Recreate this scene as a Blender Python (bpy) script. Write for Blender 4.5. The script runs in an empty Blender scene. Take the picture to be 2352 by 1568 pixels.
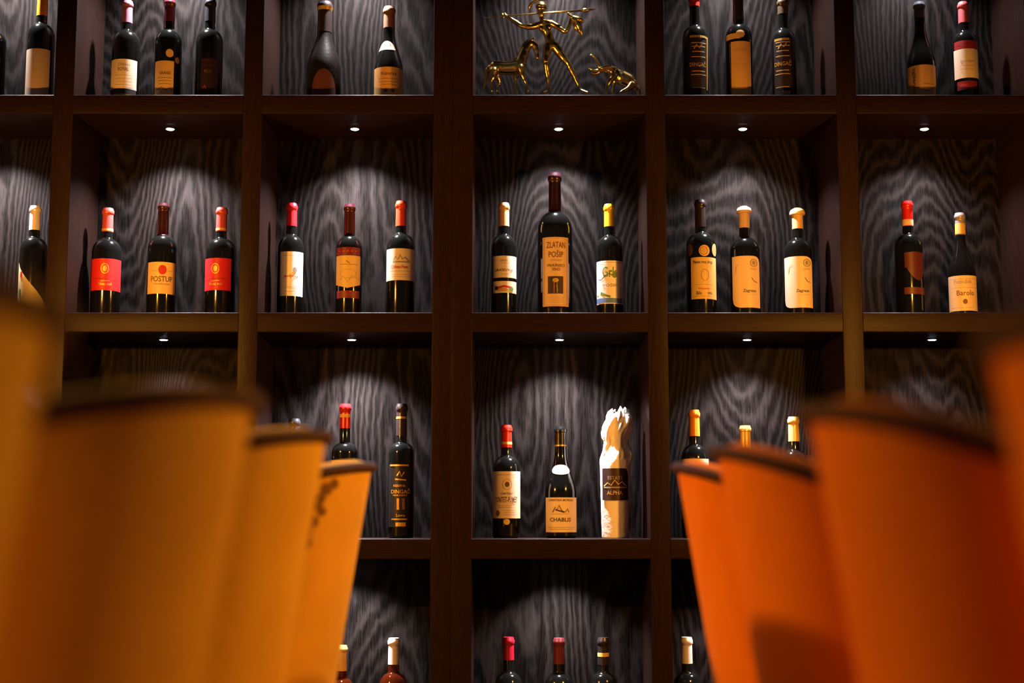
import bpy, math, random
from mathutils import Vector, Euler

S = bpy.context.scene
C = S.collection
# ------------------------------------------------------------------ camera, world, exposure
CAMZ = 0.95
PITCH = math.radians(7.08)
FPX = 3267.0                      # 50 mm on a 36 mm wide sensor, for a 2352 px wide frame
cam_d = bpy.data.cameras.new('camera'); cam = bpy.data.objects.new('camera', cam_d); C.objects.link(cam)
cam_d.sensor_width = 36.0; cam_d.lens = FPX / 2352 * 36.0
cam.location = (0, 0, CAMZ); cam.rotation_euler = (math.pi/2 + PITCH, 0, 0)
cam_d.clip_start = 0.02
cam_d.dof.use_dof = True; cam_d.dof.focus_distance = 3.70; cam_d.dof.aperture_fstop = 1.8
S.camera = cam
S.view_settings.view_transform = 'Standard'; S.view_settings.look = 'None'
S.view_settings.gamma = 1.0; S.view_settings.use_curve_mapping = False
S.view_settings.exposure = 0.0
W = bpy.data.worlds.new('world'); S.world = W; W.use_nodes = True
W.node_tree.nodes['Background'].inputs[0].default_value = (0.86, 0.90, 1.0, 1)
W.node_tree.nodes['Background'].inputs[1].default_value = 0.042
try:
    S.cycles.caustics_reflective = False; S.cycles.caustics_refractive = False
    S.cycles.max_bounces = 6; S.cycles.sample_clamp_indirect = 3.0
    S.cycles.blur_glossy = 0.5
    S.cycles.use_denoising = True
except Exception:
    pass
WARM = (1.0, 0.38, 0.040)
COOL = (1.0, 0.93, 0.98)
LED_POWER = 76.0                   # each downlight
PENDANT_POWER = 120.0              # the two lamps over the tables at the sides

def at(x, y, Y):
    """the point on the plane Y (distance from the lens) where the ray of that photo position lands"""
    dx, dy = (x - 1176) / FPX, (784 - y) / FPX
    c, s = math.cos(PITCH), math.sin(PITCH)
    vy = c - dy * s; vz = s + dy * c
    k = Y / vy
    return Vector((dx * k, Y, CAMZ + vz * k))
def pxm(y, Y):                    # metres per photo pixel at that height and distance
    dy = (784 - y) / FPX
    return Y / (math.cos(PITCH) - dy * math.sin(PITCH)) / FPX

# ------------------------------------------------------------------ the shelf wall's measures
FRONT, BACK, YB, YL = 3.60, 3.85, 3.745, 3.742
STEP = 0.5730
ZS = [2.618, 2.045, 1.472, 0.899, 0.326]      # shelf tops; index = row of bottles standing on it
TH = 0.051
COLS = [(-1.640, -1.1945), (-1.142, -0.700), (-0.650, -0.2048), (-0.1013, 0.3473), (0.3985, 0.8449), (0.898, 1.344)]
LX = [-1.40] + [at(x, y, YL).x for x, y in ((376, 780), (808, 778), (1285, 778), (1716, 781), (2141, 779))]

# ------------------------------------------------------------------ materials
MATS = {}
def nodes(name):
    m = bpy.data.materials.new(name); m.use_nodes = True
    return m, m.node_tree, m.node_tree.nodes['Principled BSDF']
def mat(name, col, rough=0.5, metal=0.0, bump=0.0, bscale=60, vary=0.0, spec=0.5, coat=0.0, trans=0.0, ior=1.5, sheen=0.0, emit=None, estr=0):
    if name in MATS: return MATS[name]
    m, t, b = nodes(name)
    b.inputs['Base Color'].default_value = (*col, 1)
    b.inputs['Roughness'].default_value = rough; b.inputs['Metallic'].default_value = metal
    b.inputs['Specular IOR Level'].default_value = spec; b.inputs['Coat Weight'].default_value = coat
    b.inputs['Transmission Weight'].default_value = trans; b.inputs['IOR'].default_value = ior
    b.inputs['Sheen Weight'].default_value = sheen
    if emit: b.inputs['Emission Color'].default_value = (*emit, 1); b.inputs['Emission Strength'].default_value = estr
    tc = t.nodes.new('ShaderNodeTexCoord'); n = t.nodes.new('ShaderNodeTexNoise')
    n.inputs['Scale'].default_value = bscale; n.inputs['Detail'].default_value = 3
    t.links.new(tc.outputs['Object'], n.inputs['Vector'])
    if vary:
        mx = t.nodes.new('ShaderNodeMix'); mx.data_type = 'RGBA'
        mx.inputs['A'].default_value = (*[c*(1-vary) for c in col], 1); mx.inputs['B'].default_value = (*[min(1, c*(1+vary)) for c in col], 1)
        t.links.new(n.outputs['Fac'], mx.inputs['Factor']); t.links.new(mx.outputs['Result'], b.inputs['Base Color'])
    if bump:
        bp = t.nodes.new('ShaderNodeBump'); bp.inputs['Strength'].default_value = bump; bp.inputs['Distance'].default_value = 0.002
        t.links.new(n.outputs['Fac'], bp.inputs['Height']); t.links.new(bp.outputs['Normal'], b.inputs['Normal'])
    MATS[name] = m
    return m

def oak(name, dark, light, figure=True, rough=0.55, axis='Z', lines=46.0, contrast=1.0, spec=0.09):
    """stained oak: contour lines of a stretched noise make the cathedral figure, fine streaks the pores"""
    m, t, b = nodes(name); N = t.nodes; L = t.links
    def math_(op, a, bb=None):
        q = N.new('ShaderNodeMath'); q.operation = op
        for i, v in enumerate((a, bb)):
            if v is None: continue
            if isinstance(v, (int, float)): q.inputs[i].default_value = v
            else: L.new(v, q.inputs[i])
        return q.outputs[0]
    tc = N.new('ShaderNodeTexCoord'); oi = N.new('ShaderNodeObjectInfo')
    off = N.new('ShaderNodeVectorMath'); off.operation = 'MULTIPLY_ADD'
    cmb = N.new('ShaderNodeCombineXYZ')
    for i in range(3): L.new(oi.outputs['Random'], cmb.inputs[i])
    L.new(cmb.outputs[0], off.inputs[0]); off.inputs[1].default_value = (31.0, 17.0, 53.0)
    L.new(tc.outputs['Object'], off.inputs[2])
    mp = N.new('ShaderNodeMapping'); L.new(off.outputs[0], mp.inputs[0])
    mp.inputs['Scale'].default_value = (3.4, 3.4, 0.75) if axis == 'Z' else (0.75, 3.4, 3.4)
    n1 = N.new('ShaderNodeTexNoise'); n1.inputs['Scale'].default_value = 1.0; n1.inputs['Detail'].default_value = 1.0; n1.inputs['Roughness'].default_value = 0.35
    L.new(mp.outputs[0], n1.inputs['Vector'])
    mp2 = N.new('ShaderNodeMapping'); L.new(off.outputs[0], mp2.inputs[0])
    mp2.inputs['Scale'].default_value = (62, 62, 20) if axis == 'Z' else (20, 62, 62)
    n2 = N.new('ShaderNodeTexNoise'); n2.inputs['Scale'].default_value = 1.0; n2.inputs['Detail'].default_value = 2.0
    L.new(mp2.outputs[0], n2.inputs['Vector'])
    mp3 = N.new('ShaderNodeMapping'); L.new(off.outputs[0], mp3.inputs[0])
    mp3.inputs['Scale'].default_value = (420, 420, 22) if axis == 'Z' else (22, 420, 420)
    n3 = N.new('ShaderNodeTexNoise'); n3.inputs['Scale'].default_value = 1.0; n3.inputs['Detail'].default_value = 2.0
    L.new(mp3.outputs[0], n3.inputs['Vector'])
    v = math_('MULTIPLY', n1.outputs['Fac'], lines)
    v = math_('ADD', v, math_('MULTIPLY', n2.outputs['Fac'], 0.9))
    s = math_('ADD', math_('MULTIPLY', math_('SINE', math_('MULTIPLY', v, 6.2832)), 0.5), 0.5)
    s = math_('POWER', s, 1.7)
    pores = N.new('ShaderNodeMapRange'); pores.inputs['From Min'].default_value = 0.38; pores.inputs['From Max'].default_value = 0.66
    L.new(n3.outputs['Fac'], pores.inputs['Value'])
    if figure: f = math_('ADD', math_('MULTIPLY', s, 0.60*contrast), math_('MULTIPLY', pores.outputs[0], 0.34))
    else: f = math_('ADD', math_('MULTIPLY', pores.outputs[0], 0.5), math_('MULTIPLY', s, 0.12))
    mx = N.new('ShaderNodeMix'); mx.data_type = 'RGBA'; mx.clamp_factor = True
    mx.inputs['A'].default_value = (*dark, 1); mx.inputs['B'].default_value = (*light, 1)
    L.new(f, mx.inputs['Factor']); L.new(mx.outputs['Result'], b.inputs['Base Color'])
    b.inputs['Roughness'].default_value = rough; b.inputs['Specular IOR Level'].default_value = spec
    bp = N.new('ShaderNodeBump'); bp.inputs['Strength'].default_value = 0.25; bp.inputs['Distance'].default_value = 0.0006
    L.new(f, bp.inputs['Height']); L.new(bp.outputs['Normal'], b.inputs['Normal'])
    return m

def velvet(name, col, blotch=None, sheen=0.06):
    m, t, b = nodes(name); N = t.nodes; L = t.links
    tc = N.new('ShaderNodeTexCoord')
    n = N.new('ShaderNodeTexNoise'); n.inputs['Scale'].default_value = 9; n.inputs['Detail'].default_value = 4
    L.new(tc.outputs['Object'], n.inputs['Vector'])
    mx = N.new('ShaderNodeMix'); mx.data_type = 'RGBA'
    mx.inputs['A'].default_value = (*[c*0.72 for c in col], 1); mx.inputs['B'].default_value = (*[min(1, c*1.2) for c in col], 1)
    L.new(n.outputs['Fac'], mx.inputs['Factor']); out = mx.outputs['Result']
    if blotch:                     # a loose print of dark leaves
        fac = None
        for (qx, qy, qz, r) in ((0.074, 0.178, 0.995, 0.01), (0.087, 0.189, 0.986, 0.012), (0.096, 0.195, 0.972, 0.01), (0.104, 0.2, 0.963, 0.014), (0.094, 0.191, 0.95, 0.009), (0.11, 0.2, 0.934, 0.012), (0.119, 0.204, 0.917, 0.011), (0.123, 0.206, 0.901, 0.015)):
            sub = N.new('ShaderNodeVectorMath'); sub.operation = 'SUBTRACT'; L.new(tc.outputs['Object'], sub.inputs[0]); sub.inputs[1].default_value = (qx, qy, qz)
            ml = N.new('ShaderNodeMapping'); ml.inputs['Scale'].default_value = (0.8/r, 0.8/r, 1/r); L.new(sub.outputs[0], ml.inputs[0])
            ln = N.new('ShaderNodeVectorMath'); ln.operation = 'LENGTH'; L.new(ml.outputs[0], ln.inputs[0])
            r1 = N.new('ShaderNodeMapRange'); r1.inputs['From Min'].default_value = 1.15; r1.inputs['From Max'].default_value = 0.7
            L.new(ln.outputs['Value'], r1.inputs['Value'])
            if fac is None: fac = r1.outputs[0]
            else:
                q = N.new('ShaderNodeMath'); q.operation = 'MAXIMUM'; L.new(fac, q.inputs[0]); L.new(r1.outputs[0], q.inputs[1]); fac = q.outputs[0]
        mu = N.new('ShaderNodeMath'); mu.operation = 'MULTIPLY'; L.new(fac, mu.inputs[0]); mu.inputs[1].default_value = 0.85
        mx2 = N.new('ShaderNodeMix'); mx2.data_type = 'RGBA'; mx2.inputs['B'].default_value = (*blotch, 1)
        L.new(mu.outputs[0], mx2.inputs['Factor']); L.new(out, mx2.inputs['A']); out = mx2.outputs['Result']
    L.new(out, b.inputs['Base Color'])
    b.inputs['Roughness'].default_value = 0.85; b.inputs['Specular IOR Level'].default_value = 0.15
    b.inputs['Sheen Weight'].default_value = sheen; b.inputs['Sheen Tint'].default_value = (*[min(1, c*1.2) for c in col], 1)
    n3 = N.new('ShaderNodeTexNoise'); n3.inputs['Scale'].default_value = 900; L.new(tc.outputs['Object'], n3.inputs['Vector'])
    bp = N.new('ShaderNodeBump'); bp.inputs['Strength'].default_value = 0.2; bp.inputs['Distance'].default_value = 0.001
    L.new(n3.outputs['Fac'], bp.inputs['Height']); L.new(bp.outputs['Normal'], b.inputs['Normal'])
    return m

OAK_BACK = oak('oak_back_panel', (0.0016, 0.0011, 0.0010), (0.0180, 0.0148, 0.0140), spec=0.03)
OAK_FRAME = oak('oak_frame', (0.0105, 0.0052, 0.0042), (0.025, 0.0105, 0.0074), figure=False, rough=0.42)
OAK_SHELF = oak('oak_shelf', (0.0105, 0.0052, 0.0042), (0.025, 0.0105, 0.0074), figure=False, rough=0.42, axis='X')
GLASS = mat('dark_bottle_glass', (0.004, 0.0045, 0.004), 0.11, bump=0.03, bscale=40, spec=0.6)
GLASS_DUSTY = mat('dusty_bottle_glass', (0.008, 0.006, 0.005), 0.34, spec=0.2, bump=0.2, bscale=120)
ROSE = mat('rose_wine_glass', (0.62, 0.09, 0.015), 0.03, trans=0.95, ior=1.36)
PAPER = mat('wrapping_paper', (0.86, 0.82, 0.76), 0.55, bump=0.9, bscale=90)
GILT = mat('gilt_bronze', (0.74, 0.54, 0.17), 0.2, metal=1.0, bump=0.3, bscale=70, vary=0.35)
INK = {}
def ink(k):
    cols = {'black': (0.03, 0.02, 0.02), 'brown': (0.16, 0.08, 0.04), 'grey': (0.30, 0.27, 0.25), 'red': (0.55, 0.03, 0.02), 'faint': (0.45, 0.32, 0.2),
            'gold': (0.75, 0.48, 0.10), 'green': (0.12, 0.28, 0.05), 'blue': (0.10, 0.22, 0.50), 'white': (0.8, 0.78, 0.72), 'cream': (0.75, 0.60, 0.38),
            'dark': (0.025, 0.012, 0.014), 'ochre': (0.60, 0.40, 0.10), 'maroon': (0.14, 0.015, 0.02)}
    if k not in INK:
        metal = k == 'gold'
        INK[k] = mat('ink_' + k, cols[k], 0.38 if metal else 0.6, metal=0.6 if metal else 0, vary=0.12, bscale=300)
    return INK[k]
def paper(col, rough=0.5):
    return mat('label_paper_%02d_%02d_%02d' % tuple(int(c*99) for c in col), col, rough, vary=0.06, bscale=400, spec=0.4)
def foil(col, rough=0.32, metal=0.25):
    return mat('capsule_%02d_%02d_%02d' % tuple(int(c*99) for c in col), col, rough, metal=metal, spec=0.6, bump=0.12, bscale=260)

# ------------------------------------------------------------------ mesh helpers
def link(name, verts, faces, m, parent=None, smooth=True, loc=None, sharp=None):
    me = bpy.data.meshes.new(name); me.from_pydata([tuple(v) for v in verts], [], faces); me.update()
    if m: me.materials.append(m)
    if smooth: me.polygons.foreach_set('use_smooth', [True]*len(me.polygons))
    if sharp: me.set_sharp_from_angle(angle=math.radians(sharp))
    o = bpy.data.objects.new(name, me); C.objects.link(o)
    if parent: o.parent = parent
    if loc: o.location = loc
    return o
def thing(name, label, cat, loc=(0, 0, 0), group=None, rz=0):
    o = bpy.data.objects.new(name, None); C.objects.link(o); o.location = loc; o.rotation_euler = (0, 0, rz)
    o.empty_display_size = 0.05
    o['label'] = label; o['category'] = cat
    if group: o['group'] = group
    return o
def box(x0, x1, y0, y1, z0, z1, b=0.0):
    """a box; b > 0 rounds its long edges towards the room"""
    vs = []; fs = []
    if b <= 0:
        vs = [(x, y, z) for x in (x0, x1) for y in (y0, y1) for z in (z0, z1)]
        fs = [(0, 1, 3, 2), (4, 6, 7, 5), (0, 4, 5, 1), (2, 3, 7, 6), (0, 2, 6, 4), (1, 5, 7, 3)]
        return vs, fs
    prof = []
    for cy, cz, a0 in ((y0+b, z0+b, 180), (y1, z0, None), (y1, z1, None), (y0+b, z1-b, 90)):
        if a0 is None: prof.append((cy, cz)); continue
        for k in range(5):
            a = math.radians(a0 + (270-180)*k/4) if a0 == 180 else math.radians(90 + 90*k/4)
            if a0 == 180:
                prof.append((cy + b*math.cos(a), cz + b*math.sin(a)))
            else:
                prof.append((cy + b*math.cos(a), cz + b*math.sin(a)))
    n = len(prof)
    for x in (x0, x1): vs += [(x, p[0], p[1]) for p in prof]
    fs = [(i, (i+1) % n, n+(i+1) % n, n+i) for i in range(n)] + [tuple(range(n))[::-1], tuple(range(n, 2*n))]
    return vs, fs
def upright(x0, x1, y0, y1, z0, z1, b):
    """a vertical panel whose two front edges are rounded"""
    prof = []
    for k in range(5):
        a = math.radians(180 + 90*k/4); prof.append((x0+b + b*math.cos(a), y0+b + b*math.sin(a)))
    for k in range(5):
        a = math.radians(270 + 90*k/4); prof.append((x1-b + b*math.cos(a), y0+b + b*math.sin(a)))
    prof += [(x1, y1), (x0, y1)]
    n = len(prof)
    vs = [(p[0], p[1], z) for z in (z0, z1) for p in prof]
    fs = [(i, (i+1) % n, n+(i+1) % n, n+i) for i in range(n)] + [tuple(range(n))[::-1], tuple(range(n, 2*n))]
    return vs, fs
def lathe(prof, seg=40):
    vs = []; fs = []; rows = []
    for r, z in prof:
        if r < 1e-6: rows.append([len(vs)]); vs.append((0, 0, z))
        else:
            rows.append(list(range(len(vs), len(vs)+seg)))
            vs += [(r*math.cos(2*math.pi*k/seg), r*math.sin(2*math.pi*k/seg), z) for k in range(seg)]
    for a, b in zip(rows, rows[1:]):
        for k in range(seg):
            k2 = (k+1) % seg
            if len(a) == 1 and len(b) == 1: continue
            if len(a) == 1: fs.append((a[0], b[k2], b[k]))
            elif len(b) == 1: fs.append((a[k], a[k2], b[0]))
            else: fs.append((a[k], a[k2], b[k2], b[k]))
    return vs, fs
def tube(pts, r, seg=8, closed=False):
    pts = [Vector(p) for p in pts]; vs = []; fs = []; n = len(pts)
    for i, p in enumerate(pts):
        d = (pts[(i+1) % n if closed else min(i+1, n-1)] - pts[(i-1) % n if closed else max(i-1, 0)]).normalized()
        u = d.cross(Vector((0, 0, 1)))
        if u.length < 1e-3: u = d.cross(Vector((1, 0, 0)))
        u.normalize(); v = d.cross(u)
        rr = r[i] if isinstance(r, (list, tuple)) else r
        vs += [p + rr*(u*math.cos(2*math.pi*k/seg) + v*math.sin(2*math.pi*k/seg)) for k in range(seg)]
    for i in range(n if closed else n-1):
        a, b = i*seg, ((i+1) % n)*seg
        fs += [(a+k, a+(k+1) % seg, b+(k+1) % seg, b+k) for k in range(seg)]
    if not closed: fs += [tuple(range(seg))[::-1], tuple(range((n-1)*seg, n*seg))]
    return vs, fs
def cast(name, chains, m, parent, voxel=0.0011):
    """limbs given as chains of (point, radius), smoothed, then fused into one continuous cast body"""
    V = []; F = []
    for ch in chains:
        P = [Vector(p) for p, r in ch]; Rr = [r for p, r in ch]; n = len(P)
        pts = []; rad = []
        for i in range(n-1):
            p0, p1, p2, p3 = P[max(i-1, 0)], P[i], P[i+1], P[min(i+2, n-1)]
            for q in range(6):
                t = q/6; t2, t3 = t*t, t*t*t
                pts.append(0.5*((2*p1) + (p2-p0)*t + (2*p0-5*p1+4*p2-p3)*t2 + (3*p1-p0-3*p2+p3)*t3))
                u = t*t*(3-2*t); rad.append(Rr[i]*(1-u) + Rr[i+1]*u)
        pts.append(P[-1]); rad.append(Rr[-1])
        d0 = (pts[1]-pts[0]).normalized(); d1 = (pts[-1]-pts[-2]).normalized()      # rounded ends
        pts = [pts[0] - d0*rad[0]*0.85, pts[0] - d0*rad[0]*0.55] + pts + [pts[-1] + d1*rad[-1]*0.55, pts[-1] + d1*rad[-1]*0.85]
        rad = [rad[0]*0.45, rad[0]*0.85] + rad + [rad[-1]*0.85, rad[-1]*0.45]
        vs, fs = tube(pts, rad, 16); b = len(V)
        V += vs; F += [tuple(i+b for i in f) for f in fs]
    me = bpy.data.meshes.new('rough_cast'); me.from_pydata([tuple(v) for v in V], [], F); me.update()
    o = bpy.data.objects.new('rough_cast', me); C.objects.link(o)
    rm = o.modifiers.new('fuse', 'REMESH'); rm.mode = 'VOXEL'; rm.voxel_size = voxel
    sm = o.modifiers.new('smooth', 'SMOOTH'); sm.factor = 0.5; sm.iterations = 2
    bpy.context.view_layer.update()
    dg = bpy.context.evaluated_depsgraph_get()
    me2 = bpy.data.meshes.new_from_object(o.evaluated_get(dg), depsgraph=dg)
    bpy.data.objects.remove(o); bpy.data.meshes.remove(me)
    me2.materials.clear(); me2.materials.append(m); me2.name = name
    me2.polygons.foreach_set('use_smooth', [True]*len(me2.polygons))
    ob = bpy.data.objects.new(name, me2); C.objects.link(ob)
    if parent: ob.parent = parent
    return ob

# ------------------------------------------------------------------ setting
def structure(name, vf, m, smooth=False):
    o = link(name, *vf, m, smooth=smooth); o['kind'] = 'structure'; return o
structure('floor', box(-2.6, 2.6, -1.5, 4.0, -0.05, 0.0), oak('floor_boards', (0.03, 0.02, 0.014), (0.09, 0.055, 0.035), figure=False, axis='X'))
structure('ceiling', box(-2.6, 2.6, 1.2, 4.0, 2.95, 3.0), mat('dark_ceiling_paint', (0.03, 0.027, 0.026), 0.9, bump=0.2, bscale=30))
structure('wall_back', box(-2.6, 2.6, 3.89, 3.99, 0.0, 2.95), mat('dark_plaster', (0.03, 0.026, 0.025), 0.9, bump=0.3, bscale=30))

# ------------------------------------------------------------------ shelving units (two, side by side)
MID = (COLS[2][1] + COLS[3][0]) / 2
def unit(cols, x0, x1, label):
    u = thing('shelving_unit', label, 'shelving', (0, 0, 0), 'dark oak shelving units against the back wall')
    ztop = ZS[0] + 0.05
    inner = [x0] + [v for c in cols for v in c] + [x1]
    for k in range(0, len(inner), 2):
        a, b = inner[k], inner[k+1]
        nm = 'side_panel' if k in (0, len(inner)-2) else 'divider'
        link(nm, *upright(a, b, FRONT, BACK + 0.03, 0.0, ztop, 0.0022), OAK_FRAME, u, sharp=50)
    for c0, c1 in cols:
        for r, z in enumerate(ZS):
            link('shelf', *box(c0, c1, FRONT, BACK, z - TH, z, 0.0030), OAK_SHELF, u, sharp=50)
            if r:
                p = link('back_panel', *box(-(c1-c0)/2, (c1-c0)/2, 0, 0.028, 0, STEP - TH), OAK_BACK, u, smooth=False)
                p.location = ((c0+c1)/2, BACK, z)
        link('plinth_panel', *box(c0, c1, FRONT + 0.01, FRONT + 0.03, 0.0, ZS[4] - TH), OAK_SHELF, u, smooth=False)
    return u
unit(COLS[:3], COLS[0][0] - 0.052, MID, 'tall dark oak shelving unit left of the wide centre post')
unit(COLS[3:], MID, COLS[5][1] + 0.052, 'tall dark oak shelving unit right of the wide centre post')

# ------------------------------------------------------------------ downlights
LED = mat('led_lens', (0.9, 0.9, 1.0), 0.3, emit=(0.93, 0.86, 1.0), estr=60)
RIM = mat('black_metal_rim', (0.02, 0.02, 0.02), 0.4, metal=0.8)
WHAT = {(0, 1): 'over the three upright bottles, one with a yellow seal', (0, 2): 'over the champagne style bottle', (0, 3): 'over the gilded statuettes',
        (0, 4): 'over the three tall bottles at the top right', (0, 5): 'over the sloping bottle with the upright script', (0, 0): 'over the orange capped bottle at the far left',
        (1, 0): 'over the bottle with the sweeping yellow label', (1, 1): 'over the two red-labelled bottles', (1, 2): 'over the white-labelled bottle with a red cap',
        (1, 3): 'over the big magnum bottle', (1, 4): 'over the two bottles with cut-corner cream labels', (1, 5): 'over the bottle with the dark red shield label',
        (2, 0): 'left of the row behind the mustard chairs', (2, 1): 'over the dark bay behind the mustard chair', (2, 2): 'over the tall black bottle with gold lettering', (2, 3): 'over the paper-wrapped bottle and its two neighbours',
        (2, 4): 'over the orange capped bottle behind the orange chairs', (2, 5): 'over the empty bay behind the nearest orange chairs',
        (3, 0): 'in the lowest row at the far left', (3, 1): 'in the lowest row behind the mustard chairs', (3, 2): 'over the two rose wine bottles in the lowest row',
        (3, 3): 'over the three dark bottles in the lowest row', (3, 4): 'over the white capped bottle in the lowest row', (3, 5): 'in the lowest row at the far right'}
ring_v = lathe([(0.0105, 0.0), (0.0185, 0.0), (0.0200, -0.0012), (0.0185, -0.0024), (0.0112, -0.0024), (0.0105, -0.0010), (0.0105, 0.0)], 32)
lens_v = lathe([(0.0106, 0.0), (0.0105, -0.0018), (0.0090, -0.0030), (0.0055, -0.0034), (0, -0.0036)], 24)
sl = bpy.data.lights.new('downlight_beam', 'SPOT'); sl.energy = LED_POWER; sl.color = COOL
sl.spot_size = math.radians(119); sl.spot_blend = 1.0; sl.shadow_soft_size = 0.0105
GAIN = {0: 1.0, 1: 1.0, 2: 1.0, 3: 0.5}
for r in range(4):
    for c in range(6):
        d = thing('downlight', 'small round white downlight ' + WHAT[(r, c)], 'downlight', (LX[c], YL, ZS[r] - TH), 'downlights set under the shelves')
        link('rim', *ring_v, RIM, d); link('lens', *lens_v, LED, d)
        g = GAIN[r] * {3: 0.75, 4: 0.55, 5: 0.36}.get(c, 1.0) * (0.45 if (r, c) in ((2, 1), (2, 5)) else 1)
        l2 = sl.copy(); l2.energy = LED_POWER * g
        lo = bpy.data.objects.new('downlight_beam', l2); C.objects.link(lo); lo.parent = d
        lo.location = (0, 0, -0.0135)

# ------------------------------------------------------------------ bottles
def profile(kind, R, H, rn):
    """(radius, height) pairs up the outside of a bottle"""
    p = [(0, 0.0), (R*0.80, 0.0), (R*0.95, 0.0015), (R, 0.007)]
    if kind in ('bordeaux', 'round', 'magnum', 'tapered'):
        zs, zn = {'bordeaux': (0.605, 0.735), 'round': (0.63, 0.715), 'magnum': (0.60, 0.745), 'tapered': (0.605, 0.735)}[kind]
        if kind == 'tapered': p = [(0, 0), (R*0.74, 0), (R*0.86, 0.0015), (R*0.89, 0.007), (R*0.93, 0.2*H), (R*0.975, 0.4*H)]
        n = 14
        for k in range(n+1):
            t = k/n
            # quarter-round shoulder flowing into a small concave fillet at the neck
            if t < 0.78:
                a = (t/0.78) * math.radians(72); rr = rn + (R-rn)*(math.cos(a) - 0.0)
                z = zs + (zn-zs)*0.86*math.sin(a)/math.sin(math.radians(72))
                rr = rn + (R-rn)*(0.20 + 0.80*(math.cos(a)-math.cos(math.radians(72)))/(1-math.cos(math.radians(72))))
            else:
                q = (t-0.78)/0.22; rr = rn + (R-rn)*0.20*(1-q)**2; z = zs + (zn-zs)*(0.86 + 0.14*q)
            p.append((rr, z*H))
    else:
        zs, zn = {'burgundy': (0.40, 0.76), 'champagne': (0.37, 0.74)}[kind]
        n = 16
        for k in range(n+1):
            t = k/n; s = 0.5 + 0.5*math.cos(math.pi*t**0.92); s = s**0.92
            p.append((rn + (R-rn)*s, (zs + (zn-zs)*t)*H))
    p += [(rn*0.98, 0.80*H), (rn*0.94, 0.93*H), (rn*0.94, 0.945*H), (rn*1.07, 0.95*H), (rn*1.08, 0.975*H), (rn*0.98, 0.985*H), (rn*0.95, 0.996*H), (rn*0.8, H), (0, H)]
    return p
def radius_at(p, z):
    q = [a for a in p if a[0] > 0]
    for (r0, z0), (r1, z1) in zip(q, q[1:]):
        if z0 <= z <= z1 and z1 > z0: return r0 + (r1-r0)*(z-z0)/(z1-z0)
    return q[-1][0] if z > q[-1][1] else q[0][0]

_glyphs = {}
def glyphs(s):
    if s in _glyphs: return _glyphs[s]
    cu = bpy.data.curves.new('t', 'FONT'); cu.body = s; cu.size = 1; cu.resolution_u = 2; cu.offset = 0.012
    o = bpy.data.objects.new('t', cu); C.objects.link(o); bpy.context.view_layer.update()
    dg = bpy.context.evaluated_depsgraph_get()
    me = bpy.data.meshes.new_from_object(o.evaluated_get(dg), depsgraph=dg)
    vs = [(v.co.x, v.co.y) for v in me.vertices]; fs = [tuple(p.vertices) for p in me.polygons]
    bpy.data.objects.remove(o); bpy.data.curves.remove(cu); bpy.data.meshes.remove(me)
    x0, x1 = min(v[0] for v in vs), max(v[0] for v in vs); y0, y1 = min(v[1] for v in vs), max(v[1] for v in vs)
    _glyphs[s] = ([((x-x0)/(x1-x0) - .5, (y-y0)/(y1-y0) - .5) for x, y in vs], fs)
    return _glyphs[s]

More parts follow.
